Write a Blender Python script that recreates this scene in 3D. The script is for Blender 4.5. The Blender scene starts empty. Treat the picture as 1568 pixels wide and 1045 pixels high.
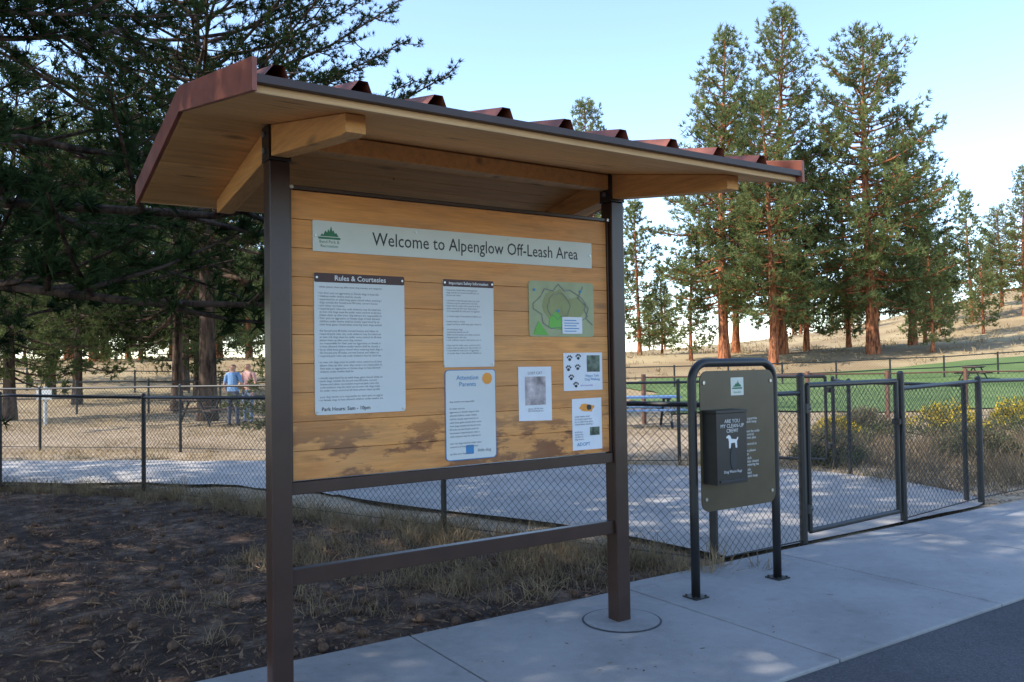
import bpy, math, random
import numpy as np
from mathutils import Vector, Matrix
random.seed(3)
SC = bpy.context.scene
COL = SC.collection
CX, CY, CZ = -1.253, -3.954, 1.6
FX, FY = 0.5505, 0.8349          # site axis "away from the road corner"
def site(D, L):
    return (CX + FY*L + FX*D, CY - FX*L + FY*D)

# ------------------------------------------------------------------ helpers
class MB:
    def __init__(s): s.v=[]; s.f=[]; s.m=[]
    def add(s, vs, fs, mi=0):
        o=len(s.v); s.v+= [tuple(p) for p in vs]
        for f in fs: s.f.append(tuple(i+o for i in f)); s.m.append(mi)
    def box(s, x0,x1,y0,y1,z0,z1, mi=0):
        s.add([(x0,y0,z0),(x1,y0,z0),(x1,y1,z0),(x0,y1,z0),(x0,y0,z1),(x1,y0,z1),(x1,y1,z1),(x0,y1,z1)],
              [(0,3,2,1),(4,5,6,7),(0,1,5,4),(1,2,6,5),(2,3,7,6),(3,0,4,7)],mi)
    def tube(s, pts, rad, n=8, mi=0, cap=True):
        pts=[Vector(p) for p in pts]; k=len(pts)
        if not hasattr(rad,'__len__'): rad=[rad]*k
        vs=[];fs=[]
        up=None
        for i,p in enumerate(pts):
            d=(pts[min(i+1,k-1)]-pts[max(i-1,0)])
            if d.length<1e-9: d=Vector((0,0,1))
            d.normalize()
            if up is None:
                up=Vector((0,0,1)) if abs(d.z)<.9 else Vector((1,0,0))
            a=(up-d*up.dot(d))
            if a.length<1e-6: a=d.orthogonal()
            a.normalize(); up=a
            b=d.cross(a)
            for j in range(n):
                t=2*math.pi*j/n
                vs.append(p+(a*math.cos(t)+b*math.sin(t))*rad[i])
        for i in range(k-1):
            for j in range(n):
                j2=(j+1)%n
                fs.append((i*n+j,i*n+j2,(i+1)*n+j2,(i+1)*n+j))
        if cap:
            fs.append(tuple(range(n-1,-1,-1))); fs.append(tuple((k-1)*n+j for j in range(n)))
        s.add(vs,fs,mi)
    def prismY(s, poly, y0, y1, mi=0):   # poly in (x,z), facing -Y at y0
        n=len(poly)
        vs=[(x,y0,z) for x,z in poly]+[(x,y1,z) for x,z in poly]
        fs=[tuple(range(n)),tuple(range(2*n-1,n-1,-1))]
        for i in range(n):
            j=(i+1)%n; fs.append((j,i,n+i,n+j))
        s.add(vs,fs,mi)
    def prismX(s, poly, x0, x1, mi=0):   # poly in (y,z)
        n=len(poly)
        vs=[(x0,y,z) for y,z in poly]+[(x1,y,z) for y,z in poly]
        fs=[tuple(range(n)),tuple(range(2*n-1,n-1,-1))]
        for i in range(n):
            j=(i+1)%n; fs.append((j,i,n+i,n+j))
        s.add(vs,fs,mi)
    def obj(s, name, mats, parent=None, smooth=False, bevel=0, fixn=True):
        me=bpy.data.meshes.new(name); me.from_pydata(s.v,[],s.f)
        for m in mats: me.materials.append(m)
        me.polygons.foreach_set('material_index', s.m)
        if smooth: me.polygons.foreach_set('use_smooth',[True]*len(s.f))
        me.update()
        if fixn:
            import bmesh
            bm=bmesh.new(); bm.from_mesh(me); bmesh.ops.recalc_face_normals(bm,faces=bm.faces); bm.to_mesh(me); bm.free()
        o=bpy.data.objects.new(name,me); COL.objects.link(o)
        if parent: o.parent=parent
        if bevel:
            b=o.modifiers.new('b','BEVEL'); b.width=bevel; b.segments=2; b.limit_method='ANGLE'
        return o
def empty(name, loc=(0,0,0), rz=0):
    e=bpy.data.objects.new(name,None); COL.objects.link(e); e.location=loc; e.rotation_euler=(0,0,rz); return e
def disc(x,z,rx,rz,n=20,a0=0):
    return [(x+rx*math.cos(a0+2*math.pi*i/n), z+rz*math.sin(a0+2*math.pi*i/n)) for i in range(n)]
def rrect(x0,x1,z0,z1,r,n=5):
    out=[]
    for cx,cz,a in ((x1-r,z0+r,-90),(x1-r,z1-r,0),(x0+r,z1-r,90),(x0+r,z0+r,180)):
        for i in range(n+1):
            t=math.radians(a+90*i/n); out.append((cx+r*math.cos(t),cz+r*math.sin(t)))
    return out
def npmesh(name, V, Q=None, T=None, mats=(), qm=0, tm=0):
    me=bpy.data.meshes.new(name)
    nq=0 if Q is None else len(Q); nt=0 if T is None else len(T)
    me.vertices.add(len(V)); me.vertices.foreach_set('co',np.asarray(V,np.float32).ravel())
    loops=[]; 
    if nq: loops.append(np.asarray(Q,np.int32).ravel())
    if nt: loops.append(np.asarray(T,np.int32).ravel())
    lp=np.concatenate(loops); me.loops.add(len(lp)); me.loops.foreach_set('vertex_index',lp)
    tot=np.concatenate([np.full(nq,4,np.int32),np.full(nt,3,np.int32)])
    st=np.concatenate([[0],np.cumsum(tot)[:-1]]).astype(np.int32)
    me.polygons.add(nq+nt); me.polygons.foreach_set('loop_start',st); me.polygons.foreach_set('loop_total',tot)
    for m in mats: me.materials.append(m)
    me.polygons.foreach_set('material_index',np.concatenate([np.full(nq,qm,np.int32),np.full(nt,tm,np.int32)]))
    me.update(calc_edges=True); me.validate()
    return me
def link(name, me, loc=(0,0,0), rz=0, sc=1, parent=None):
    o=bpy.data.objects.new(name,me); COL.objects.link(o); o.location=loc; o.rotation_euler=(0,0,rz)
    o.scale=(sc,sc,sc) if not hasattr(sc,'__len__') else sc
    if parent: o.parent=parent
    return o

# ------------------------------------------------------------------ materials
class NT:
    def __init__(s,name):
        s.m=bpy.data.materials.new(name); s.m.use_nodes=True; s.t=s.m.node_tree; s.t.nodes.clear()
        s.out=s.n('ShaderNodeOutputMaterial')
    def n(s,typ,**kw):
        nd=s.t.nodes.new(typ)
        for k,v in kw.items(): setattr(nd,k,v)
        return nd
    def l(s,a,b): s.t.links.new(a,b)
    def coord(s,scale=(1,1,1),kind='Object'):
        tc=s.n('ShaderNodeTexCoord'); mp=s.n('ShaderNodeMapping'); mp.inputs['Scale'].default_value=scale
        s.l(tc.outputs[kind],mp.inputs['Vector']); return mp.outputs['Vector']
    def noise(s,vec,scale,detail=4,rough=.55):
        nn=s.n('ShaderNodeTexNoise'); nn.inputs['Scale'].default_value=scale; nn.inputs['Detail'].default_value=detail
        nn.inputs['Roughness'].default_value=rough; s.l(vec,nn.inputs['Vector']); return nn.outputs['Fac']
    def ramp(s,fac,stops):
        r=s.n('ShaderNodeValToRGB'); e=r.color_ramp.elements
        while len(e)<len(stops): e.new(.5)
        for i,(p,c) in enumerate(stops):
            e[i].position=p; e[i].color=(*c,1) if len(c)==3 else c
        s.l(fac,r.inputs['Fac']); return r.outputs['Color']
    def mix(s,fac,a,b,blend='MIX'):
        mx=s.n('ShaderNodeMix',data_type='RGBA',blend_type=blend)
        for inp,val in ((mx.inputs['Factor'],fac),(mx.inputs[6],a),(mx.inputs[7],b)):
            if hasattr(val,'default_value') or hasattr(val,'is_linked'): s.l(val,inp)
            elif isinstance(val,(int,float)): inp.default_value=val
            else: inp.default_value=(*val,1)
        return mx.outputs[2]
    def math(s,op,a,b=0,c=0):
        m=s.n('ShaderNodeMath',operation=op)
        for i,v in enumerate((a,b,c)):
            if isinstance(v,(int,float)): m.inputs[i].default_value=v
            else: s.l(v,m.inputs[i])
        return m.outputs[0]
    def bsdf(s,col,rough=.7,bump=None,bs=.3,bd=.01,metal=0,spec=None):
        b=s.n('ShaderNodeBsdfPrincipled')
        if isinstance(col,tuple): b.inputs['Base Color'].default_value=(*col,1)
        else: s.l(col,b.inputs['Base Color'])
        if isinstance(rough,(int,float)): b.inputs['Roughness'].default_value=rough
        else: s.l(rough,b.inputs['Roughness'])
        b.inputs['Metallic'].default_value=metal
        if spec is not None: b.inputs['Specular IOR Level'].default_value=spec
        if bump is not None:
            bp=s.n('ShaderNodeBump'); bp.inputs['Strength'].default_value=bs; bp.inputs['Distance'].default_value=bd
            s.l(bump,bp.inputs['Height']); s.l(bp.outputs['Normal'],b.inputs['Normal'])
        s.l(b.outputs[0],s.out.inputs['Surface']); return s.m
def mottled(name,col,rough=.6,var=.25,scale=8,bump=.15,bd=.003,metal=0,spec=None):
    t=NT(name); v=t.coord(); f=t.noise(v,scale,4)
    a=tuple(c*(1-var) for c in col); b=tuple(min(1,c*(1+var)) for c in col)
    c=t.ramp(f,[(.3,a),(.7,b)])
    f2=t.noise(v,scale*9,2) if bump>0 else None
    return t.bsdf(c,rough,f2,bump,bd,metal,spec)

def foliage_mat(name,dark,light,trans=.25,scale=.7,rnd=.3):
    t=NT(name); v=t.coord(); f=t.noise(v,scale,2); f2=t.noise(v,scale*9,1)
    f3=t.math('ADD',t.math('MULTIPLY',f,.65),t.math('MULTIPLY',f2,.35))
    oi=t.n('ShaderNodeObjectInfo')
    c=t.ramp(f3,[(.36,dark),(.64,light)])
    c=t.mix(t.math('MULTIPLY',oi.outputs['Random'],rnd),c,tuple(x*.6 for x in dark))
    d=t.n('ShaderNodeBsdfDiffuse'); t.l(c,d.inputs['Color'])
    tr=t.n('ShaderNodeBsdfTranslucent'); t.l(c,tr.inputs['Color'])
    ms=t.n('ShaderNodeMixShader'); ms.inputs[0].default_value=trans
    t.l(d.outputs[0],ms.inputs[1]); t.l(tr.outputs[0],ms.inputs[2]); t.l(ms.outputs[0],t.out.inputs['Surface']); return t.m

M={}
M['steel']=mottled('brown_painted_steel',(.042,.021,.015),.34,.2,5,.06,.001)
M['steel2']=mottled('dark_brown_steel',(.028,.020,.016),.42,.2,5,.06,.001)
M['rust']=mottled('red_brown_roof_metal',(.25,.072,.042),.5,.35,6,.1,.002)
M['rustdark']=mottled('roof_edge_trim',(.05,.028,.024),.5,.3,6,.1,.002)
M['black']=mottled('black_powdercoat',(.016,.016,.016),.42,.2,6,.08,.001)
M['mesh']=mottled('black_vinyl_wire',(.018,.020,.018),.5,.1,6,0,.001)
M['bolt']=mottled('zinc_bolt',(.45,.45,.43),.35,.2,30,.1,.001,metal=.8)
M['boltdark']=mottled('galvanised_bolt',(.22,.21,.20),.45,.2,30,.1,.001,metal=.5)
M['olive']=mottled('olive_panel',(.072,.054,.026),.4,.18,4,.04,.001)
M['white']=mottled('sign_white',(.60,.62,.60),.5,.04,3,.02,.0005)
M['cream']=mottled('sign_cream',(.59,.61,.53),.5,.05,3,.02,.0005)
M['paper']=mottled('paper_white',(.70,.72,.75),.7,.05,10,.1,.001)
M['ink']=mottled('ink_dark',(.03,.03,.035),.6,.1,10,0,.001)
M['inkgrey']=mottled('ink_grey',(.16,.16,.17),.6,.1,10,0,.001)
M['inkblue']=mottled('ink_blue',(.05,.22,.45),.6,.1,10,0,.001)
M['inkgreen']=mottled('ink_green',(.03,.16,.07),.6,.1,10,0,.001)
M['header']=mottled('header_brown',(.07,.035,.03),.6,.1,10,0,.001)
M['orange']=mottled('sticker_orange',(.75,.3,.04),.6,.1,10,0,.001)
M['whiteink']=mottled('ink_white',(.7,.7,.68),.6,.05,10,0,.001)
M['purple']=mottled('ink_purple',(.25,.12,.4),.6,.1,10,0,.001)
M['mapbg']=mottled('map_green',(.34,.37,.20),.6,.12,9,0,.001)
M['mapgreen']=mottled('map_bright_green',(.14,.42,.06),.6,.12,9,0,.001)
M['maptan']=mottled('map_olive',(.27,.29,.12),.6,.12,9,0,.001)
M['photo']=mottled('printed_photo',(.42,.36,.36),.6,.6,14,0,.001)
M['photo2']=mottled('printed_photo_green',(.10,.13,.09),.6,.8,30,0,.001)

def wood(name, base, axis='X', plank=.142, planksrc='Z', off=0, stain=False, dull=1.0):
    t=NT(name); tc=t.n('ShaderNodeTexCoord'); sp=t.n('ShaderNodeSeparateXYZ'); t.l(tc.outputs['Object'],sp.inputs[0])
    src=sp.outputs[planksrc]
    idx=t.math('FLOOR',t.math('DIVIDE',t.math('SUBTRACT',src,off),plank))
    wn=t.n('ShaderNodeTexWhiteNoise',noise_dimensions='1D'); t.l(idx,wn.inputs['W'])
    ad=t.n('ShaderNodeVectorMath',operation='ADD'); t.l(tc.outputs['Object'],ad.inputs[0])
    cb=t.n('ShaderNodeCombineXYZ'); t.l(t.math('MULTIPLY',wn.outputs['Value'],17),cb.inputs[0 if axis=='X' else 1]); t.l(cb.outputs[0],ad.inputs[1])
    mp=t.n('ShaderNodeMapping'); mp.inputs['Scale'].default_value={'X':(1.3,14,14),'Y':(14,1.3,14)}[axis]; t.l(ad.outputs[0],mp.inputs['Vector'])
    g=t.noise(mp.outputs[0],2.2,6,.62)
    mp2=t.n('ShaderNodeMapping'); mp2.inputs['Scale'].default_value={'X':(2.5,60,60),'Y':(60,2.5,60)}[axis]; t.l(ad.outputs[0],mp2.inputs['Vector'])
    g2=t.noise(mp2.outputs[0],2.5,2)
    b=base
    c=t.ramp(g,[(.25,tuple(x*.58 for x in b)),(.5,b),(.78,tuple(min(1,x*1.28) for x in b))])
    c=t.mix(.35,c,t.ramp(g2,[(.3,tuple(x*.6 for x in b)),(.7,tuple(x*1.25 for x in b))]))
    c=t.mix(t.math('MULTIPLY',wn.outputs['Value'],.40),c,tuple(x*y for x,y in zip(b,(.62,.52,.42))))
    mp3=t.n('ShaderNodeMapping'); mp3.inputs['Scale'].default_value={'X':(1.8,5,5),'Y':(5,1.8,5)}[axis]; t.l(ad.outputs[0],mp3.inputs['Vector'])
    vo=t.n('ShaderNodeTexVoronoi'); vo.inputs['Scale'].default_value=1.2; t.l(mp3.outputs[0],vo.inputs['Vector'])
    k=t.ramp(vo.outputs['Distance'],[(.06,(1,1,1)),(.18,(0,0,0))])
    c=t.mix(t.math('MULTIPLY',k,.75),c,tuple(x*.20 for x in b))
    if stain:
        v=t.coord((.9,1,2.6)); s1=t.noise(v,2.6,6,.7)
        low=t.n('ShaderNodeMapRange'); t.l(sp.outputs['Z'],low.inputs[0]); low.inputs[1].default_value=1.42; low.inputs[2].default_value=1.18
        mk=t.math('MULTIPLY',t.ramp(s1,[(.49,(0,0,0)),(.55,(1,1,1))]),low.outputs[0])
        c=t.mix(t.math('MULTIPLY',mk,.85),c,(.16,.05,.018))
        s2=t.noise(v,1.1,4,.7)
        c=t.mix(t.math('MULTIPLY',t.ramp(s2,[(.42,(0,0,0)),(.70,(1,1,1))]),.38),c,(.36,.25,.14))
        s3=t.noise(v,3.1,4,.6)
        c=t.mix(t.math('MULTIPLY',t.ramp(s3,[(.55,(0,0,0)),(.70,(1,1,1))]),.45),c,(.42,.14,.03))
    return t.bsdf(c,.62,g2,.25,.003)
M['board']=wood('cedar_board',(.72,.315,.085),stain=True,off=1.04)
M['soffit']=wood('soffit_boards',(.84,.43,.14),planksrc='Y',plank=.1375)
M['beam']=wood('wood_beam',(.76,.38,.12),axis='Y',plank=5)
M['trimwood']=wood('wood_trim',(.74,.46,.22),plank=5)
M['tablewood']=mottled('weathered_table',(.10,.06,.045),.7,.3,8)

def ground_mat():
    t=NT('dirt_and_dry_grass'); v=t.coord(kind='Object')
    sp=t.n('ShaderNodeSeparateXYZ'); t.l(v,sp.inputs[0])
    n1=t.noise(v,.55,4,.6); n2=t.noise(v,5,4,.7); n3=t.noise(v,38,3,.7); n4=t.noise(v,.12,3,.5)
    duff=t.ramp(t.math('ADD',t.math('MULTIPLY',n1,.4),t.math('MULTIPLY',n2,.6)),[(.36,(.042,.028,.023)),(.5,(.100,.066,.050)),(.64,(.29,.205,.15))])
    tan=t.ramp(t.math('ADD',t.math('MULTIPLY',n1,.45),t.math('MULTIPLY',n2,.55)),[(.33,(.22,.155,.095)),(.5,(.43,.33,.22)),(.68,(.58,.47,.35))])
    line=t.math('ADD',t.math('ADD',sp.outputs['X'],t.math('MULTIPLY',sp.outputs['Y'],.5)),-4.3)
    line=t.math('ADD',line,t.math('MULTIPLY',t.math('SUBTRACT',n1,.5),3.0))
    mr=t.n('ShaderNodeMapRange'); t.l(line,mr.inputs[0]); mr.inputs[1].default_value=-.6; mr.inputs[2].default_value=.9
    c=t.mix(mr.outputs[0],duff,tan)
    gold=t.ramp(n4,[(.42,(.34,.24,.12)),(.6,(.52,.40,.21))])
    far=t.n('ShaderNodeMapRange'); t.l(t.math('ADD',sp.outputs['Y'],sp.outputs['X']),far.inputs[0]); far.inputs[1].default_value=18; far.inputs[2].default_value=45
    c=t.mix(t.math('MULTIPLY',far.outputs[0],.75),c,gold)
    c=t.mix(.55,c,t.ramp(n3,[(.3,(.35,.32,.3)),(.7,(1,1,1))]),'MULTIPLY')
    return t.bsdf(c,.95,t.math('ADD',n2,t.math('MULTIPLY',n3,.6)),.9,.03,spec=.15)
M['ground']=ground_mat()
def concrete(name,base,jx=False):
    t=NT(name); v=t.coord(); a=t.noise(v,1.1,4,.6); b=t.noise(v,14,4,.7); c3=t.noise(v,140,1)
    c=t.ramp(t.math('ADD',t.math('MULTIPLY',a,.7),t.math('MULTIPLY',b,.3)),[(.33,tuple(x*.72 for x in base)),(.55,base),(.7,tuple(x*1.1 for x in base))])
    c=t.mix(.3,c,t.ramp(c3,[(.35,(.6,.6,.6)),(.65,(1,1,1))]),'MULTIPLY')
    st=t.noise(v,3.3,3,.5); c=t.mix(t.ramp(st,[(.64,(0,0,0)),(.72,(.35,.35,.35))]),c,tuple(x*.45 for x in base))
    return t.bsdf(c,.85,t.math('ADD',b,c3),.35,.004,spec=.3)
M['conc']=concrete('concrete',(.31,.305,.30))
M['path']=concrete('pale_path',(.50,.46,.42))
M['pad']=concrete('grey_gravel_pad',(.36,.335,.31))
def asphalt():
    t=NT('asphalt'); v=t.coord(); a=t.noise(v,.8,4,.6); b=t.noise(v,90,2,.8); vo=t.n('ShaderNodeTexVoronoi'); vo.inputs['Scale'].default_value=120; t.l(v,vo.inputs['Vector'])
    c=t.ramp(a,[(.3,(.062,.062,.068)),(.7,(.09,.09,.097))]); c=t.mix(.6,c,t.ramp(vo.outputs['Color'],[(.2,(.5,.5,.5)),(.9,(1.5,1.5,1.45))]),'MULTIPLY')
    return t.bsdf(c,.85,b,.6,.006,spec=.3)
M['asphalt']=asphalt()
def lawn():
    t=NT('lawn_grass'); v=t.coord(); a=t.noise(v,.25,4,.6); b=t.noise(v,9,4,.8)
    c=t.ramp(t.math('ADD',t.math('MULTIPLY',a,.6),t.math('MULTIPLY',b,.4)),[(.35,(.085,.14,.045)),(.6,(.15,.21,.075)),(.75,(.22,.25,.11))])
    return t.bsdf(c,.9,b,.8,.04,spec=.1)
M['lawn']=lawn()
def bark(name,a,b):
    t=NT(name); v=t.coord((6,6,1.2)); n=t.noise(v,1.2,5,.7)
    c=t.ramp(n,[(.4,a),(.6,b)]); return t.bsdf(c,.9,n,.8,.05,spec=.1)
M['barkp']=bark('ponderosa_bark',(.11,.042,.024),(.50,.19,.085))
M['barkd']=bark('dark_bark',(.025,.018,.014),(.11,.075,.055))
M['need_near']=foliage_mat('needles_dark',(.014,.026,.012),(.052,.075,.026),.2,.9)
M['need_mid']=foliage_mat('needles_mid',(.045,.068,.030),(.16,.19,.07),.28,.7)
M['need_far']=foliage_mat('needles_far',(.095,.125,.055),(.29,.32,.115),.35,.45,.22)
M['straw']=foliage_mat('straw',(.28,.20,.11),(.60,.47,.28),.3,3)
M['strawdull']=foliage_mat('dull_dry_grass',(.14,.105,.065),(.38,.29,.18),.3,3)
M['litter']=foliage_mat('leaf_litter',(.06,.038,.025),(.36,.235,.15),.05,9)
M['sage']=foliage_mat('sage_green',(.07,.085,.045),(.19,.20,.10),.2,3)
M['yellow']=foliage_mat('rabbitbrush_yellow',(.45,.32,.03),(.75,.55,.06),.3,5)
M['cone']=mottled('pine_cone_brown',(.10,.055,.032),.8,.4,60,.3,.004)

# ------------------------------------------------------------------ terrain
def sst(a,b,x):
    t=np.clip((x-a)/(b-a),0,1); return t*t*(3-2*t)
def hgt(x,y):
    x=np.asarray(x,float); y=np.asarray(y,float)
    dx=x-CX; dy=y-CY; D=FX*dx+FY*dy; L=FY*dx-FX*dy; rho=np.hypot(dx,dy)
    s=sst(42,75,rho)
    z=-.055+1.7*s+13*np.exp(-((D-115)**2+(L-100)**2)/2500)*s+1.5*np.exp(-((D-130)**2+(L+70)**2)/3200)*s
    z=z+.012*np.sin(x*2.3+y*1.1)+.010*np.sin(x*-1.7+y*3.1+1)+.008*np.sin(5.3*x+4.1*y)
    z=z+.25*s*np.sin(x*.11+y*.07)
    return z
radii=np.concatenate([np.arange(.3,22,.22),np.geomspace(22,900,70)])
na=300; ang=np.linspace(0,2*math.pi,na,endpoint=False)
RR,AA=np.meshgrid(radii,ang,indexing='ij')
X=CX+RR*np.cos(AA); Y=CY+RR*np.sin(AA); Z=hgt(X,Y)
V=np.stack([X,Y,Z],-1).reshape(-1,3); V=np.vstack([V,[[CX,CY,-.055]]])
nr=len(radii); i,j=np.meshgrid(np.arange(nr-1),np.arange(na),indexing='ij'); j2=(j+1)%na
Q=np.stack([i*na+j,(i+1)*na+j,(i+1)*na+j2,i*na+j2],-1).reshape(-1,4)
jj=np.arange(na); T=np.stack([np.full(na,nr*na),jj,(jj+1)%na],-1)
me=npmesh('ground',V,Q,T,[M['ground']]); me.polygons.foreach_set('use_smooth',[True]*len(me.polygons)); link('ground',me)
# lawn sheet
Dg=np.linspace(25,52,40); tt=np.linspace(0,1,60)
vs=[];
for a,D in enumerate(Dg):
    L0=.12*D+1.5+.8*math.sin(D*.5); L1=1.1*D+6
    for t_ in tt:
        x,y=site(D+.6*math.sin(t_*20),L0+(L1-L0)*t_); vs.append((x,y,float(hgt(x,y))+.05))
Q=[(a*60+b,a*60+b+1,(a+1)*60+b+1,(a+1)*60+b) for a in range(39) for b in range(59)]
link('lawn',npmesh('lawn',vs,Q,None,[M['lawn']]))
# pale path inside the fenced area (ribbon)
pl=[(-9,17.5),(-4.5,14.4),(-.8,11.7),(2.3,9.0),(4.0,6.6)]
wd=[1.3,1.3,1.35,1.3,1.5]
def catm(P,n=8):
    P=[P[0]]+list(P)+[P[-1]]; out=[]
    for k in range(1,len(P)-2):
        for q in range(n):
            t=q/n; a,b,c,d=[np.array(P[k+e],float) for e in (-1,0,1,2)]
            out.append(.5*((2*b)+(-a+c)*t+(2*a-5*b+4*c-d)*t*t+(-a+3*b-3*c+d)*t**3))
    out.append(np.array(P[-2],float)); return out
cl=catm([(a,b,w) for (a,b),w in zip(pl,wd)],8)
vs=[];Q=[]
for k,p in enumerate(cl):
    q=cl[min(k+1,len(cl)-1)]; o=cl[max(k-1,0)]; d=np.array([q[0]-o[0],q[1]-o[1]]); d/=np.linalg.norm(d); nn=np.array([-d[1],d[0]])
    for s_ in (-1,-.33,.33,1):
        w=p[2]*(1+.06*math.sin(k*1.7+s_)); vs.append((p[0]+nn[0]*s_*w,p[1]+nn[1]*s_*w,-.017))
    if k:
        for e in range(3): b=(k-1)*4+e; Q.append((b,b+4,b+5,b+1))
link('garden_path',npmesh('garden_path',vs,Q,None,[M['path']]))
mb=MB(); pad=[(3.95,.75),(6.75,.75),(8.3,1.0),(8.9,3.2),(7.8,5.2),(6.2,6.9),(4.6,8.0),(2.9,7.6),(2.6,6.0),(3.0,4.4),(3.7,2.6)]
pc=catm([(a,b,0) for a,b in pad+[pad[0]]],5)[:-1]
mb.add([(p_[0],max(p_[1],.66),-.012) for p_ in pc],[tuple(range(len(pc)))])
mb.obj('concrete_pad',[M['pad']])
# sidewalk slabs
mb=MB()
edges=[.93+1.69*k for k in range(-14,26)]
for a,b in zip(edges[:-1],edges[1:]):
    mb.box(a+.005,b-.005,-1.2,.50 if b<4.2 else .62,-.12,0)
ob=mb.obj('sidewalk',[M['conc']],bevel=.008)
mb=MB(); mb.box(edges[0],edges[-1],-1.19,.48,-.11,-.02); mb.obj('sidewalk_joint_filler',[M['asphalt']])
mb=MB(); mb.add([(-40,-9,-.018),(60,-9,-.018),(60,-1.204,-.018),(-40,-1.204,-.018)],[(0,1,2,3)]); mb.obj('asphalt_road',[M['asphalt']])

# ------------------------------------------------------------------ kiosk
K=empty('information_kiosk')
PX=(0.0,2.12)
mb=MB()
for px in PX:
    mb.box(px-.05,px+.05,-.05,.05,-.05,2.585)
mb.obj('posts',[M['steel']],K,bevel=.006)
mb=MB()
for px in PX:   # post cap plates + knife plates + bolts
    mb.box(px-.056,px+.056,-.056,.056,2.586,2.598,0)
    mb.box(px-.056,px-.046,-.052,.052,2.599,2.755,0); mb.box(px+.046,px+.056,-.052,.052,2.599,2.755,0)
    mb.box(px-.040,px+.040,-.050,-.043,2.599,2.75,0)
    for zz in (2.635,2.715):
        mb.prismX(disc(0,zz,.016,.016,6),px-.068,px-.0565,1)
    mb.prismY(disc(px+(.062 if px<1 else -.062),2.47,.011,.011,10),-.034,-.012,2)
mb.obj('post_brackets',[M['steel2'],M['boltdark'],M['bolt']],K,bevel=.002)
mb=MB()
mb.box(.052,2.068,-.03,.03,.975,1.034); mb.box(.052,2.068,-.025,.025,.54,.618)
mb.box(.052,2.068,-.022,.028,2.462,2.482); mb.box(.052,.064,-.022,.028,1.036,2.46); mb.box(2.056,2.068,-.022,.028,1.036,2.46)
mb.obj('frame_rails',[M['steel']],K,bevel=.003)
mb=MB()
for k in range(10):
    z0=1.04+.142*k; mb.box(.066,2.054,-.012,.014,z0+.0008,z0+.1411)
mb.obj('board_planks',[M['board']],K,bevel=.002)
mb=MB(); mb.box(.067,2.053,.015,.022,1.037,2.459); mb.obj('board_backing',[M['steel2']],K)
for px in PX:
    mb=MB(); n=40
    for (r0,r1,z,mi) in ((.0,.232,.005,0),(.232,.246,.002,1)):
        vs=[(px+r*math.cos(2*math.pi*i/n),-.02+r*math.sin(2*math.pi*i/n),z) for r in (max(r0,.01),r1) for i in range(n)]
        mb.add(vs,[(i,(i+1)%n,n+(i+1)%n,n+i) for i in range(n)],mi)
    mb.obj('footing_collar',[M['conc'],M['asphalt']],K,fixn=False)
# roof
XR0,XR1=-.43,2.45; YE=1.10; ZE=2.545; ZR=2.765
def rz(y): return ZR-(ZR-ZE)*abs(y)/YE
mb=MB()
npk=8; step=YE/npk
for sgn in (-1,1):
    for k in range(npk):
        a=step*k+.0015; b=step*(k+1)-.0015
        ya,yb=sgn*a,sgn*b
        poly=[(ya,rz(a)),(yb,rz(b)),(yb,rz(b)+.03),(ya,rz(a)+.03)]
        mb.prismX(poly,XR0,XR1)
mb.obj('roof_soffit_boards',[M['soffit']],K,bevel=.004)
mb=MB()
for sgn in (-1,1): # eave nosing board
    y0,y1=sgn*(YE+.001),sgn*(YE+.022); mb.prismX([(y0,ZE-.004),(y1,ZE-.004),(y1,ZE+.034),(y0,ZE+.034)],XR0,XR1)
mb.obj('eave_boards',[M['trimwood']],K,bevel=.003)
mb=MB()
ribs=[-.355+.3125*k for k in range(10)]; prof=[(XR0-.012,0)]
for r in ribs:
    if r+.055>XR1: break
    prof+=[(r-.05,0),(r-.018,.042),(r+.018,.042),(r+.034,0)]
prof+=[(XR1+.012,0)]
for sgn in (-1,1):
    ye=sgn*(YE+.055); ze=rz(YE+.055)+.062; zr=ZR+.062
    vs=[(x,ye,ze+h) for x,h in prof]+[(x,0.0,zr+h) for x,h in prof]; n=len(prof)
    fs=[(i,i+1,n+i+1,n+i) for i in range(n-1)]
    mb.add(vs,fs,0)
mb.obj('metal_roof',[M['rust']],K,fixn=False)
mb=MB()
for sgn in (-1,1):
    ye=sgn*(YE+.056); z=rz(YE+.056); mb.prismX([(sgn*(YE+.024),z+.034),(ye,z+.034),(ye,z+.062),(sgn*(YE+.024),z+.066)],XR0-.012,XR1+.012)
mb.obj('eave_drip_edge',[M['rustdark']],K)
mb=MB()
for xa,xb in ((XR0-.020,XR0-.002),(XR1+.002,XR1+.020)):
    for sgn in (-1,1):
        y1=sgn*(YE+.062); z1=rz(YE+.062)
        mb.prismX([(0,ZR+.0),(y1,z1+.0),(y1,z1+.118),(0,ZR+.118)],xa,xb)
mb.obj('rake_fascia',[M['rust']],K,bevel=.003)
mb=MB(); mb.prismX([(-.12,ZR+.045+.04),(0,ZR+.112),(.12,ZR+.045+.04),(.12,ZR+.095),(0,ZR+.122),(-.12,ZR+.095)],XR0-.015,XR1+.015); mb.obj('ridge_cap',[M['rust']],K)
mb=MB()
for px in PX:
    for sgn in (-1,1):
        y0,y1=sgn*.0535,sgn*.98
        mb.prismX([(y0,rz(y0)-.002),(y1,rz(.98)-.002),(y1,rz(.98)-.075),(sgn*.93,rz(.93)-.088),(y0,2.602)],px-.043,px+.043)
mb.obj('roof_arms',[M['beam']],K,bevel=.004)
mb=MB(); mb.box(.06,2.06,-.04,.04,2.66,2.748); mb.obj('ridge_beam',[M['beam']],K,bevel=.003)

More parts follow.
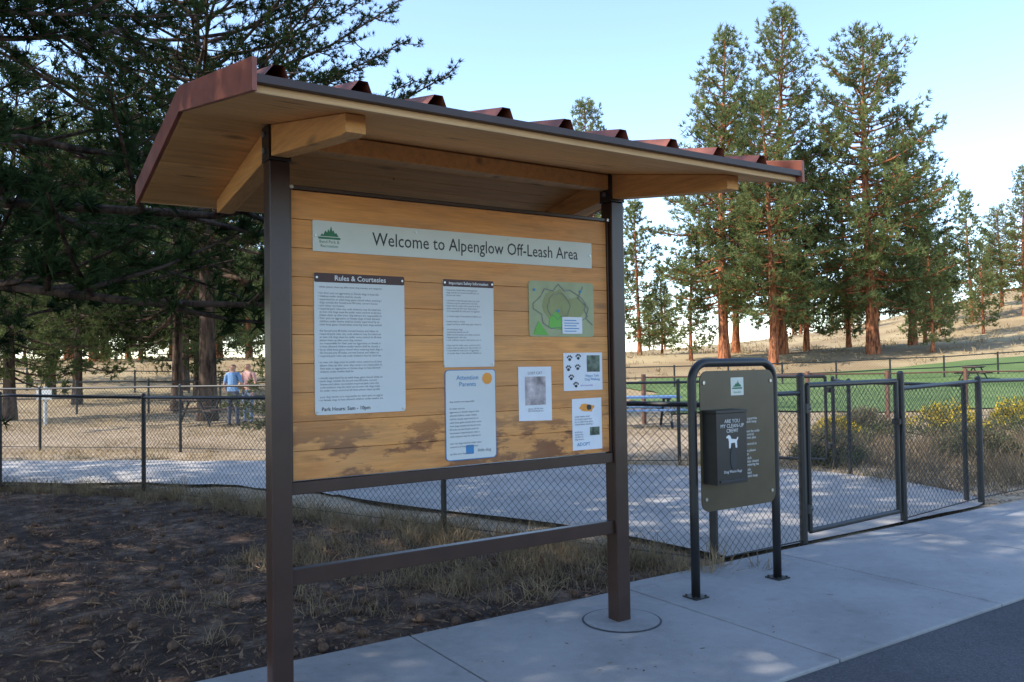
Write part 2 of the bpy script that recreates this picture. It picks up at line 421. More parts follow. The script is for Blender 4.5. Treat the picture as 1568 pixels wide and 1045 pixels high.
# text
def text(body,size,x,z,y,mat,parent,align='LEFT',sp=1.0,off=0,name='lettering',sx=1):
    cu=bpy.data.curves.new(name,'FONT'); cu.body=body; cu.size=size; cu.align_x=align; cu.space_line=sp; cu.offset=off; cu.resolution_u=2
    cu.materials.append(mat); o=bpy.data.objects.new(name,cu); COL.objects.link(o); o.location=(x,y,z); o.rotation_euler=(math.pi/2,0,0); o.scale=(sx,1,1); o.parent=parent
    return o
YB=-.0125
def panel(name,x0,x1,z0,z1,mat,r=.012,th=.005,y=YB):
    mb=MB(); mb.prismY(rrect(x0,x1,z0,z1,r),y-th,y); return mb.obj(name,[mat],K)
def flat(mb,poly,y,mi): mb.prismY(poly,y-.0006,y,mi)
words="dogs must be under voice control at all times please clean up after your dog owners are responsible for their pets no aggressive or female dogs in heat allowed children under twelve shall be closely supervised by an adult keep gates closed when entering leash dogs outside the fenced area fill holes current license and rabies vaccination required park rules city code violators may be cited use at own risk".split()
def para(n,width,seed,ragged=True,bullets=False):
    r=random.Random(seed); out=[]; k=r.randrange(40)
    for i in range(n):
        s='• ' if bullets and r.random()<.45 else ('  ' if bullets else '')
        w=width*(r.uniform(.4,1) if r.random()<.4 else 1)
        while len(s)<w: s+=words[k%len(words)]+' '; k+=1
        out.append(s[:width].rstrip())
        if r.random()<.22: out.append('')
    return '\n'.join(out)
panel('welcome_sign',.172,1.935,2.165,2.319,M['cream'],.006)
yf=YB-.0053-.0004
text('Welcome to Alpenglow Off-Leash Area',.098,.49,2.213,yf,M['ink'],K,off=.0004,sx=.845)
mb=MB()
def logo(mb,cx,cz,s,y,mi):
    pts=[(-.9,0),(-.75,.25),(-.6,.12),(-.4,.55),(-.22,.35),(-.1,.7),(.02,.45),(.18,1.0),(.32,.5),(.42,.62),(.55,.3),(.7,.38),(.95,0)]
    flat(mb,[(cx+a*s,cz+b*s) for a,b in pts][::-1],y,mi)
logo(mb,.258,2.242,.052,yf,0); flat(mb,[(.2,2.228),(.316,2.228),(.316,2.238),(.2,2.238)],yf,0)
mb.obj('park_logo',[M['inkgreen']],K)
text('Bend Park &\nRecreation',.021,.258,2.208,yf,M['inkgreen'],K,'CENTER')
panel('rules_panel',.177,.668,1.353,2.057,M['white'],.016)
mb=MB(); flat(mb,rrect(.177,.668,2.012,2.058,.008),YB-.0054,0); mb.obj('rules_header',[M['header']],K)
text('Rules & Courtesies',.036,.4225,2.023,YB-.0066,M['whiteink'],K,'CENTER',off=.0005)
text(para(32,58,1,bullets=True),.0145,.195,1.985,yf,M['inkgrey'],K,sp=1.08)
text('Park Hours: 5am - 10pm',.026,.21,1.372,yf,M['ink'],K,off=.0004)
panel('safety_panel',.900,1.222,1.577,2.056,M['white'],.010)
mb=MB(); flat(mb,rrect(.900,1.222,2.018,2.057,.006),YB-.0054,0); mb.obj('safety_header',[M['header']],K)
text('Important Safety Information',.0215,1.061,2.030,YB-.0066,M['whiteink'],K,'CENTER',off=.0004)
text(para(20,44,5,bullets=True),.0125,.914,1.995,yf,M['inkgrey'],K,sp=1.15)
mb=MB(); mb.prismY(rrect(.905,1.228,1.07,1.563,.022),YB-.004,YB,0); mb.prismY(rrect(.909,1.224,1.074,1.559,.019),YB-.0052,YB-.0041,1)
flat(mb,disc(1.172,1.512,.032,.032),YB-.0056,2); flat(mb,rrect(1.03,1.08,1.10,1.15,.005),YB-.0056,0)
mb.obj('attention_parents_poster',[M['inkblue'],M['white'],M['orange']],K)
text('Attention\nParents',.036,1.045,1.508,YB-.0066,M['inkblue'],K,'CENTER')
text(para(14,34,8),.0140,.930,1.385,YB-.0066,M['inkgrey'],K,sp=1.35)
text('little dog',.024,1.105,1.11,YB-.0066,M['inkgrey'],K)
mb=MB()
for (sx_,sz_) in [(.187,2.242),(1.92,2.242),(.19,2.035),(.655,2.035),(.19,1.367),(.655,1.367),(.91,2.038),(1.212,2.038),(.91,1.59),(1.212,1.59),(.74,2.30),(1.33,2.30)]:
    mb.prismY(disc(sx_,sz_,.006,.006,10),YB-.0095,YB-.0068)
mb.obj('sign_screws',[M['bolt']],K)
# map
mb=MB(); mb.prismY(rrect(1.464,1.943,1.747,2.074,.02),YB-.005,YB,0)
def blob(cx,cz,rx,rz,seed,n=16):
    r=random.Random(seed); return [(cx+rx*math.cos(2*math.pi*i/n)*r.uniform(.75,1.15),cz+rz*math.sin(2*math.pi*i/n)*r.uniform(.75,1.15)) for i in range(n)]
def ribbon(mb,P,w,y,mi):
    for (a,b) in zip(P[:-1],P[1:]):
        d=Vector((b[0]-a[0],b[1]-a[1])); n_=Vector((-d.y,d.x)).normalized()*w/2
        flat(mb,[(a[0]-n_.x,a[1]-n_.y),(b[0]-n_.x,b[1]-n_.y),(b[0]+n_.x,b[1]+n_.y),(a[0]+n_.x,a[1]+n_.y)],y,mi)
flat(mb,blob(1.66,1.93,.10,.10,3),YB-.0056,2); flat(mb,blob(1.79,1.92,.09,.07,4),YB-.0062,2)
flat(mb,[(1.60,1.80),(1.69,1.79),(1.70,1.86),(1.66,1.90),(1.61,1.86)],YB-.0068,1)
flat(mb,[(1.49,1.76),(1.60,1.755),(1.53,1.84)],YB-.0068,1)
loop=[(q[0],q[1]) for q in blob(1.70,1.91,.19,.14,7,22)]; ribbon(mb,loop+[loop[0]],.004,YB-.0075,3)
loop=[(q[0],q[1]) for q in blob(1.68,1.93,.09,.08,9,18)]; ribbon(mb,loop+[loop[0]],.0025,YB-.0078,3)
ribbon(mb,[(1.86,2.05),(1.82,1.98),(1.90,1.92),(1.88,1.86),(1.93,1.82)],.004,YB-.0081,3)
flat(mb,rrect(1.70,1.85,1.765,1.865,.004),YB-.0085,4)
for q in range(5): flat(mb,[(1.715,1.778+q*.016),(1.715+.09+.02*(q%2),1.778+q*.016),(1.715+.09+.02*(q%2),1.783+q*.016),(1.715,1.783+q*.016)],YB-.0092,5)
for q in range(3): flat(mb,disc(1.50+.17*q,2.02-.12*(q==1),.008,.008),YB-.0085,5)
mb.obj('trail_map',[M['mapbg'],M['mapgreen'],M['maptan'],M['inkgrey'],M['paper'],M['inkblue']],K)
# papers
mb=MB(); y=YB-.0022
mb.prismY([(1.386,1.262),(1.618,1.256),(1.617,1.571),(1.384,1.573)],y,YB,0)
flat(mb,[(1.43,1.35),(1.575,1.35),(1.575,1.515),(1.43,1.515)],y-.0006,1)
mb.obj('notice_paper',[M['paper'],M['photo']],K)
text('LOST CAT',.022,1.50,1.528,y-.0016,M['inkgrey'],K,'CENTER'); text('please call any time\n555 0132 thank you',.0135,1.502,1.325,y-.0016,M['inkgrey'],K,'CENTER')
mb=MB(); mb.prismY([(1.709,1.424),(2.005,1.424),(2.005,1.652),(1.709,1.650)],y,YB,0)
for (a,b) in ((1.755,1.615),(1.815,1.56),(1.765,1.50),(1.745,1.555),(1.82,1.622),(1.80,1.455)):
    flat(mb,disc(a,b-.004,.011,.009,12),y-.0006,1)
    for q in range(4):
        t=math.radians(30+40*q); flat(mb,disc(a+.018*math.cos(t),b+.017*math.sin(t),.0052,.0065,8),y-.0006,1)
flat(mb,[(1.885,1.535),(1.985,1.535),(1.985,1.635),(1.885,1.635)],y-.0006,2)
mb.obj('paw_print_flyer',[M['paper'],M['ink'],M['photo2']],K)
text('Happy Tails\nDog Walking',.022,1.925,1.505,y-.0016,M['inkblue'],K,'CENTER'); text('call or text today',.014,1.88,1.45,y-.0016,M['purple'],K,'CENTER')
mb=MB(); mb.prismY([(1.769,1.066),(1.995,1.065),(1.993,1.376),(1.767,1.374)],y,YB,0)
flat(mb,blob(1.88,1.318,.060,.028,44,14),y-.0006,1); flat(mb,blob(1.895,1.322,.022,.020,45,9),y-.0012,2); flat(mb,[(1.90,1.15),(1.975,1.15),(1.975,1.20),(1.90,1.20)],y-.0006,3)
mb.obj('dog_show_flyer',[M['paper'],M['orange'],M['ink'],M['photo2']],K)
text(para(4,22,12),.0155,1.785,1.262,y-.0016,M['inkgrey'],K); text(para(4,11,14),.0145,1.785,1.17,y-.0016,M['inkgrey'],K); text('ADOPT',.03,1.80,1.09,y-.0016,M['inkblue'],K)

# ------------------------------------------------------------------ dispenser
Dn=empty('dog_waste_bag_station')
XA,XB,YD=2.846,3.68,.06
mb=MB(); r=.13; zt=1.575
pts=[(XA,YD,-.01),(XA,YD,.6),(XA,YD,zt-r)]
for i in range(1,9):
    a=math.pi-math.pi/2*i/8; pts.append((XA+r+r*math.cos(a),YD,zt-r+r*math.sin(a)))
for i in range(0,9):
    a=math.pi/2-math.pi/2*i/8; pts.append((XB-r+r*math.cos(a),YD,zt-r+r*math.sin(a)))
pts+=[(XB,YD,.6),(XB,YD,-.01)]
mb.tube(pts,.030,16); mb.obj('hoop_frame',[M['black']],Dn,smooth=True)
mb=MB()
for x in (XA,XB):
    mb.box(x-.062,x+.062,YD-.062,YD+.062,.001,.010)
    for a in (-.045,.045):
        for b in (-.045,.045): mb.tube([(x+a,YD+b,.010),(x+a,YD+b,.02)],.008,8)
mb.obj('base_plates',[M['black']],Dn)
mb=MB(); x0,x1=2.888,3.640
poly=rrect(x0,x1,.565,1.52,.07,6)
mb.prismY(poly,.026,.034); mb.obj('panel',[M['olive']],Dn,bevel=.001)
mb=MB()
for a,b in ((x0+.035,1.44),(x1-.035,1.44),(x0+.04,.65),(x1-.04,.65)): mb.prismY(disc(a,b,.012,.012,12),.020,.0255)
mb.obj('panel_bolts',[M['bolt']],Dn)
mb=MB(); mb.box(2.905,3.20,-.10,.0255,.76,1.235); mb.box(2.90,3.205,-.105,.0256,1.237,1.255)
mb.prismY(disc(3.06,.93,.03,.075,16),-.1035,-.1005,1); mb.box(2.93,3.175,-.108,-.1005,.775,.79,1)
mb.obj('bag_dispenser_box',[M['black'],M['ink']],Dn,bevel=.005)
yb=-.1018
text('ARE YOU\nMY CLEAN-UP\nCREW?',.036,3.055,1.17,yb,M['whiteink'],Dn,'CENTER',sp=.9)
text('Dog Waste Bags',.026,3.055,.835,yb,M['whiteink'],Dn,'CENTER')
mb=MB()
dog=[(0,0),(.012,.0),(.016,.03),(.045,.032),(.05,0),(.062,0),(.06,.04),(.072,.062),(.066,.066),(.056,.052),(.02,.056),(.012,.075),(.0,.082),(-.018,.072),(-.02,.064),(-.004,.06),(.0,.04)]
flat(mb,[(3.02+a*1.3,1.0+b*1.1) for a,b in dog],yb+.0007,0); mb.obj('dog_silhouette',[M['whiteink']],Dn)
for q,zz in enumerate((1.17,1.08,.99,.89,.81)):
    text(para(3 if q else 2,17,30+q),.027,3.27,zz,.0252,M['whiteink'],Dn,sp=.85)
mb=MB(); flat(mb,rrect(3.19,3.32,1.345,1.47,.004),.0252,0); logo(mb,3.255,1.405,.045,.0244,1); flat(mb,[(3.205,1.39),(3.305,1.39),(3.305,1.40),(3.205,1.40)],.0244,1)
mb.obj('park_logo_plate',[M['cream'],M['inkgreen']],Dn); text('Alpenglow',.018,3.255,1.362,.0240,M['inkgreen'],Dn,'CENTER')

# ------------------------------------------------------------------ fences
def chain(mb,p0,p1,z0,z1,sp=.075,r=.0021,mi=1):
    p0=Vector((*p0,0)); p1=Vector((*p1,0)); Ln=(p1-p0).length; d=(p1-p0)/Ln; H=z1-z0
    k=-int(H/sp)-1
    while k*sp<Ln:
        s0=k*sp
        for sg in (0,1):
            a,b=max(0,s0),min(Ln,s0+H)
            if b-a<.02: continue
            za,zb=a-s0,b-s0
            if sg: za,zb=H-za,H-zb
            A=p0+d*a; B=p0+d*b
            mb.tube([(A.x,A.y,z0+za),(B.x,B.y,z0+zb)],r,3,mi,cap=False)
        k+=1
def fence(name,pts,h,post_r=.028,rail=True,r=.0021,sp=.075,tall=None,mats=None,bottom=True,base=-.04):
    mb=MB()
    for i,p in enumerate(pts):
        hh=h+.03 if not tall else tall[i]
        g=float(hgt(*p)); mb.tube([(*p,g-.05),(*p,g+hh+.05)],post_r,10); mb.tube([(*p,g+hh+.05),(*p,g+hh+.075)],[post_r*1.15,post_r*.5],10)
    for a,b in zip(pts[:-1],pts[1:]):
        ga,gb=float(hgt(*a)),float(hgt(*b)); d=Vector((b[0]-a[0],b[1]-a[1])).normalized()*post_r
        A=(a[0]+d.x,a[1]+d.y); B=(b[0]-d.x,b[1]-d.y)
        mb.tube([(*A,ga+h+.05),(*B,gb+h+.05)],.021,8)
        if bottom: mb.tube([(*A,ga+.075),(*B,gb+.075)],.006,6)
        chain(mb,A,B,(ga+gb)/2+.07,(ga+gb)/2+h+.04,sp,r)
    return mb.obj(name,mats or [M['black'],M['mesh']],smooth=False,fixn=False)
C0=(3.67,.66)
fence('chain_link_fence',[C0,(2.61,3.15),(1.65,5.46),(.68,7.78),(-.88,9.3),(-2.9,10.9),(-5.3,12.8),(-8,14.9)],1.24)
fence('chain_link_fence',[C0,(4.80,.68)],1.30,post_r=.034,tall=[1.30,1.45])
def gate(name,a,b,h,zb=.09):
    E=empty(name); a=Vector((*a,0)); b=Vector((*b,0)); d=(b-a).normalized()
    mb=MB()
    A=a+d*.05; B=b-d*.05
    mb.tube([(A.x,A.y,zb),(A.x,A.y,h)],.024,10); mb.tube([(B.x,B.y,zb),(B.x,B.y,h)],.024,10)
    mb.tube([(A.x,A.y,h),(B.x,B.y,h)],.024,10); mb.tube([(A.x,A.y,zb),(B.x,B.y,zb)],.024,10)
    mb.obj('frame',[M['black']],E)
    mb=MB(); chain(mb,(A.x,A.y),(B.x,B.y),zb,h,.075,.0021,0); mb.obj('wire_mesh',[M['mesh']],E,fixn=False)
    mb=MB()
    for z in (zb+.2,h-.2): mb.tube([(a.x,a.y-.02,z),(A.x,A.y-.02,z)],.022,8); mb.tube([(a.x,a.y,z-.04),(a.x,a.y,z+.04)],.046,10)
    mb.box(B.x-.03,B.x+.07,B.y-.05,B.y+.03,h-.42,h-.37); mb.tube([(B.x+.02,B.y-.05,h-.5),(B.x+.02,B.y-.05,h-.3)],.012,8)
    mb.obj('hinges_and_latch',[M['black']],E)
gate('chain_link_gate',(4.84,.68),(6.40,.76),1.36)
fence('chain_link_fence',[(6.44,.76),(8.05,.84),(10.6,.95),(13.2,1.1),(16,1.25),(19,1.4),(23,1.6),(28,1.8)],1.30,post_r=.034,tall=[1.45]+[1.33]*7)
fence('chain_link_fence',[(8.05,1.0),(9.0,3.1),(9.35,3.6)],1.26,r=.0024,bottom=False)
gate('chain_link_gate',(9.4,3.7),(8.75,4.9),1.32)
fence('chain_link_fence',[(8.7,5.0),(8.15,5.55),(6.6,6.9),(6.4,7.1)],1.26,r=.0024)
gate('chain_link_gate',(6.4,7.15),(5.6,8.1),1.30)
fence('chain_link_fence',[(5.55,8.2),(4.0,10.5),(2.2,13),(0,15.6),(-2.4,18.2)],1.22,r=.0024)
M['brownpost']=mottled('brown_post',(.16,.075,.045),.7,.25,6)
def railfence(name,pts,h,pr=.05,rr=.03,mats=None,n=2):
    mb=MB()
    for p in pts:
        g=float(hgt(*p)); mb.tube([(*p,g-.1),(*p,g+h+.08)],pr,8)
    for a,b in zip(pts[:-1],pts[1:]):
        ga,gb=float(hgt(*a)),float(hgt(*b))
        for q in range(n):
            z=h*(1-q*.5); mb.tube([(*a,ga+z),(*b,gb+z)],rr,6)
        chain(mb,a,b,(ga+gb)/2+.05,(ga+gb)/2+h,.15,.003,1)
    return mb.obj(name,mats or [M['black'],M['mesh']],fixn=False)
railfence('field_fence',[site(21.5+.2*k,3.4+2.2*k) for k in range(11)],1.2,.06,.02,[M['brownpost'],M['mesh']],1)
railfence('field_fence',[site(46,-36+3*k) for k in range(33)],1.2,.05,.03)
railfence('field_fence',[site(30,-21+2.6*k) for k in range(8)],1.15,.04,.025)

# ------------------------------------------------------------------ vegetation
def nrm(a): return a/np.maximum(np.linalg.norm(a,axis=-1,keepdims=True),1e-9)
def blades(rng,C,Dr,K,length,width,spread,jit):
    N=len(C); d=nrm(Dr[:,None,:]+spread*rng.normal(size=(N,K,3)))
    l=length*rng.uniform(.55,1.15,(N,K,1)); s=nrm(np.cross(d,rng.normal(size=(N,K,3))))*width/2
    b=C[:,None,:]+rng.normal(size=(N,K,3))*jit
    P=np.stack([b-s,b+s,b+d*l],2).reshape(-1,3); T=np.arange(len(P)).reshape(-1,3); return P,T
REP=[]
def pine(name,seed,H,R,base,nl,tr,K,tl,tw,tstep,mats,droop=.15,power=.75,subd=3.2,lean=0,flat_top=False,jit=.06,spread=.75):
    rng=np.random.default_rng(seed); mb=MB()
    nz=12; tp=[]; ph=rng.uniform(0,6)
    for i in range(nz):
        f=i/(nz-1); tp.append((.02*H*math.sin(f*3+ph)*f+lean*f*H,.02*H*math.cos(f*2.3+ph)*f,H*f))
    rad=[tr*(1.25 if i==0 else 1)*(1-.93*(i/(nz-1))**1.1) for i in range(nz)]
    mb.tube(tp,rad,9,0,False)
    def tpos(z):
        f=np.clip(z/H,0,1)*(nz-1); k=int(min(f,nz-2)); t=f-k; return np.array(tp[k])*(1-t)+np.array(tp[k+1])*t
    TC=[];TD=[]
    az=rng.uniform(0,6)
    for i in range(nl):
        t=(i+rng.uniform(-.5,.5))/nl; t=min(max(t,0),.995)
        z=base+(H-base)*t; az+=2.4+rng.normal()*.5
        if flat_top: pf=(1-t**2.2)**.6*.9+.12
        else: pf=((1-t)**power)*min(1,.6+t*3)+.05
        ln=R*pf*rng.uniform(.62,1.12)
        if rng.random()<.1: ln*=1.15
        el=math.radians(-12+50*t+rng.normal()*9)
        h=np.array([math.cos(az),math.sin(az)]); p0=tpos(z); pts=[]; ns=6
        for q in range(ns):
            f=q/(ns-1); dz=math.sin(el)*ln*f - droop*ln*math.sin(f*math.pi)*.5 + .12*ln*f*f
            wob=rng.normal()*.03*ln*f
            pts.append(p0+np.array([h[0]*ln*f*math.cos(el)-h[1]*wob,h[1]*ln*f*math.cos(el)+h[0]*wob,dz]))
        r0=max(.012,tr*.28*(ln/R)**.8); mb.tube(pts,[r0*(1-.8*q/(ns-1)) for q in range(ns)],5,0,False)
        nsb=max(4,int(ln*subd))
        for s_ in range(nsb):
            f=.22+.78*(s_+rng.random())/nsb; fi=f*(ns-1); k=min(int(fi),ns-2); pt=pts[k]*(1-(fi-k))+pts[k+1]*(fi-k)
            if rng.random()<.10: continue
            sd=1 if s_%2 else -1; a2=az+sd*rng.uniform(.4,1.25); 
            e2=el*.5+rng.normal()*.3+.2; sl=(.30*ln*(1.15-f)+.12*ln**.5)*rng.uniform(.6,1.2)
            dr=np.array([math.cos(a2)*math.cos(e2),math.sin(a2)*math.cos(e2),math.sin(e2)]); end=pt+dr*sl
            mb.tube([pt,(pt+end)/2+np.array([0,0,-.04*sl]),end],[r0*.35,r0*.22,r0*.1],3,0,False)
            nt=max(2,int(sl/tstep)); ff=rng.uniform(.2,1.03,nt)
            TC.append(pt+np.outer(ff,dr*sl)+rng.normal(size=(nt,3))*jit); TD.append(np.tile(dr*.8+np.array([0,0,.45]),(nt,1)))
        nt=max(2,int(ln*.5/tstep)); ff=rng.uniform(.55,1.02,nt); A=np.array(pts[3]);B=np.array(pts[-1])
        TC.append(A+np.outer((ff-.55)/.45,B-A)+rng.normal(size=(nt,3))*jit); TD.append(np.tile(nrm((B-A)[None])[0]+np.array([0,0,.4]),(nt,1)))
    TC=np.vstack(TC);TD=np.vstack(TD)
    P,T=blades(rng,TC,TD,K,tl,tw,spread,jit*.2)
    wv=np.array(mb.v); wf=np.array(mb.f); V=np.vstack([wv,P]); REP.append((name,len(TC),len(T)))
    return npmesh(name,V,wf,T+len(wv),mats,0,1)
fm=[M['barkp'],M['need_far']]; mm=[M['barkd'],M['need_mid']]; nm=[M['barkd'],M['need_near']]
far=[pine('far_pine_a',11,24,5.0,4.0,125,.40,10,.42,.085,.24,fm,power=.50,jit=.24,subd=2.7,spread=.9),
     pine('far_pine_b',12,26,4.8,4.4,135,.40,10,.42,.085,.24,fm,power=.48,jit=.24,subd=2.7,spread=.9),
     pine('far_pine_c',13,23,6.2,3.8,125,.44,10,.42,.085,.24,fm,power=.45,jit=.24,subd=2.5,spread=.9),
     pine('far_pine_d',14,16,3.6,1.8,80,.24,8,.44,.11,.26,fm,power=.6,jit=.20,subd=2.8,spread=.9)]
def plant(me,D,L,sc=1,rz=0,name='pine_tree',parent=None):
    x,y=site(D,L); return link(name,me,(x,y,float(hgt(x,y))-.1),rz,sc,parent)
plant(far[0],60,15.4,.99,1); plant(far[1],64,20.9,1.03,2); plant(far[2],60,26.2,1.02,.5)
plant(far[0],57,18.0,.78,4); plant(far[2],66,32.0,.76,2); plant(far[3],66,23.5,1.0,3); plant(far[3],70,10.8,.82,1); plant(far[1],76,7.6,.90,5)
plant(far[3],74,37,.72,.5); plant(far[1],68,18.4,.78,5.2); plant(far[3],75,13.6,.50,3); plant(far[3],58,29.5,.55,2); plant(far[3],62,13.4,.62,5); plant(far[3],70,28.5,.9,1)
rs=random.Random(5); DP=empty('distant_pine_trees')
for k in range(46):
    u=-.85+.85*rs.random(); D=rs.uniform(68,120); L=u*D
    plant(far[rs.choice((3,3,0,1,2))],D,L,rs.uniform(.6,.9),rs.uniform(0,6),'distant_pine',DP)
for k in range(30):
    u=rs.uniform(.14,.85); D=rs.uniform(95,150); L=u*D
    plant(far[rs.choice((3,3,0,2))],D,L,rs.uniform(.32,.6),rs.uniform(0,6),'distant_pine',DP)
plant(far[3],88,49,.88,1); plant(far[1],86,53.5,.60,2); plant(far[3],92,46,.6,4); plant(far[3],84,43.5,.42,4); plant(far[3],78,44.5,.55,2); plant(far[2],96,57,.5,2)
mid=[pine('mid_pine_a',21,12,3.6,1.6,95,.20,10,.24,.045,.15,mm,jit=.12,power=.5,subd=3.2,spread=.9),
     pine('mid_pine_b',22,8,2.8,.6,80,.14,11,.19,.034,.12,mm,jit=.09,power=.5,subd=3.2,spread=.9),
     pine('mid_pine_c',23,14,4.0,3.2,95,.22,10,.24,.045,.15,mm,jit=.12,power=.45,subd=3.2,spread=.9)]
for m,D,L,s,r in ((0,27,-16.4,1.0,0),(1,19,-5.0,.72,1),(2,33,-13.4,1.0,2),(0,38,-20,1.1,3),(2,43,-24,1.1,1),(0,42,-16,1.0,5),(0,52,-29,1.2,2),(2,55,-14,1.1,1),(2,8.5,-15.5,1.3,4),(2,48,-19,1.1,3)):
    plant(mid[m],D,L,s,r)
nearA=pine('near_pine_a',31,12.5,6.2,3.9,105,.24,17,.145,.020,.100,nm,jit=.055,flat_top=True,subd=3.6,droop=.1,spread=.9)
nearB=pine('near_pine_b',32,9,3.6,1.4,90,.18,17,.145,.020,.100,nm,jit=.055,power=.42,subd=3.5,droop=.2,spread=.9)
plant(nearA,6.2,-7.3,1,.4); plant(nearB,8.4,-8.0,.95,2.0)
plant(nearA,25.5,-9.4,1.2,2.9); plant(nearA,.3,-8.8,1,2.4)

# bushes and grasses
def tuftfield(name,pts,K,h,w,spread,mat,seed,up=1.0,jit=.04):
    rng=np.random.default_rng(seed); pts=np.asarray(pts,float); z=hgt(pts[:,0],pts[:,1])
    C=np.column_stack([pts,z-.01]); sc=rng.uniform(.5,1.3,len(C))
    d=nrm(np.array([0,0,up])+spread*rng.normal(size=(len(C),K,3))); d[...,2]=np.abs(d[...,2])
    l=h*sc[:,None,None]*rng.uniform(.5,1.15,(len(C),K,1)); s=nrm(np.cross(d,rng.normal(size=(len(C),K,3))))*w/2
    b=C[:,None,:]+rng.normal(size=(len(C),K,3))*jit*np.array([1,1,0]); mid_=b+d*l*.55
    bend=rng.normal(size=(len(C),K,3))*.22; tip=b+nrm(d+bend)*l; tip[...,2]=np.maximum(tip[...,2],b[...,2]+.01)
    P=np.stack([b-s,b+s,mid_+s*.8,mid_-s*.8,tip],2).reshape(-1,3); n=np.arange(len(P)//5)*5
    Q=np.stack([n,n+1,n+2,n+3],-1); T=np.stack([n+3,n+2,n+4],-1)
    return link(name,npmesh(name,P,Q,T,[mat]))
rng=np.random.default_rng(7)
def infence(x,y): return x+.417*y>3.92
P=[]
fl=[(3.67,.66),(2.61,3.15),(1.65,5.46),(.68,7.78),(-.88,9.3),(-2.9,10.9),(-5.3,12.8)]
for a,b in zip(fl[:-1],fl[1:]):
    n=int(math.dist(a,b)*34)
    t=rng.random(n); P+=list(zip(a[0]+(b[0]-a[0])*t+rng.normal(size=n)*.18-.05,a[1]+(b[1]-a[1])*t+rng.normal(size=n)*.18))
tuftfield('dry_grass',P,24,.26,.006,.5,M['strawdull'],1)
P=[]
while len(P)<210:
    x=rng.uniform(-.2,3.5); y=rng.uniform(.60,3.4)
    if x+.417*y<3.85 and (x+y*.5>2.2 or rng.random()<.12): P.append((x,y))
tuftfield('dry_grass',P,26,.20,.0055,.55,M['strawdull'],2,jit=.07)
P=[]
while len(P)<420:
    x=rng.uniform(-7,3.0); y=rng.uniform(.6,10)
    if x+.417*y<3.7: P.append((x,y))
tuftfield('dry_grass',P,18,.10,.006,.9,M['litter'],3,jit=.09)
def onpath(x,y): 
    return min(math.hypot(x-p[0],y-p[1])-p[2] for p in cl)<.12 or (3.8<x<8.7 and .7<y<5) or (2.5<x<6.5 and 4<y<8)
P=[]
while len(P)<1500:
    D=rng.uniform(9,32); L=rng.uniform(-.8,.95)*D; x,y=site(D,L)
    if not infence(x,y) or onpath(x,y) or y<1.0: continue
    if D>24 and L>.1*D: continue
    if math.sin(x*.7+1)*math.sin(y*.6)+.35*rng.normal()<(.35 if L<0 else 0): continue
    P.append((x,y))
tuftfield('dry_grass',P,18,.17,.010,.8,M['straw'],4,jit=.14)
P=[site(rng.uniform(52,110),rng.uniform(-45,95)) for _ in range(1500)]
tuftfield('dry_grass',P,12,.45,.07,.7,M['straw'],5,jit=.4)
P=[]
while len(P)<300:
    x=rng.uniform(6.6,16); y=rng.uniform(1.15,5.2)
    if onpath(x,y) or math.hypot(x-8.8,y-3.5)<.9: continue
    P.append((x,y))
tuftfield('dry_grass',P,26,.40,.010,.5,M['strawdull'],6,jit=.12)
def bush(name,x,y,r,h,seed,mats):
    rg=np.random.default_rng(seed); n=330; a=rg.uniform(0,2*math.pi,n); q=r*np.sqrt(rg.random(n)); zz=h*(1-(q/r)**2*.75)*rg.uniform(.35,1,n)
    lump=1+.25*np.sin(a*3+seed)
    g=float(hgt(x,y)); C=np.column_stack([x+q*lump*np.cos(a),y+q*lump*np.sin(a),g+zz]); Dd=nrm(C-np.array([x,y,g-.1]))
    P1,T1=blades(rg,C,Dd,12,.13,.014,.7,.05)
    top=C[zz>h*.45]; P2,T2=blades(rg,top+Dd[zz>h*.45]*.05,Dd[zz>h*.45],9,.08,.022,.9,.04)
    mb=MB()
    for k in range(26):
        c=C[k*11]; mb.tube([(x+rg.normal()*.04,y+rg.normal()*.04,g-.03),((x+c[0])/2,(y+c[1])/2,g+(c[2]-g)*.6),tuple(c)],[.010,.007,.003],4,0,False)
    wv=np.array(mb.v); wf=np.array(mb.f)
    me=npmesh(name,np.vstack([wv,P1,P2]),wf,np.vstack([T1+len(wv),T2+len(wv)+len(P1)]),mats,0,1)
    mi=np.concatenate([np.zeros(len(wf),np.int32),np.ones(len(T1),np.int32),np.full(len(T2),2,np.int32)]); me.polygons.foreach_set('material_index',mi)
    return link(name,me)
bm_=[M['barkd'],M['sage'],M['yellow']]; sg_=[M['barkd'],M['sage'],M['strawdull']]
for (D,L,r,h,y_) in ((15.8,8.3,.75,.75,1),(16.2,10.0,.9,.8,1),(18,11.6,.9,.8,1),(15.5,6.0,.5,.5,1),(17,7.2,.6,.55,0),(12.8,4.9,.5,.5,0),(13.2,7.4,.55,.5,0),(19,13.8,.8,.7,1),(20,5.5,.6,.5,0),(13.6,9.4,.6,.5,0)):
    x,y=site(D,L); bush('rabbitbrush' if y_ else 'sagebrush',x,y,r,h,int(D*10),bm_ if y_ else sg_)

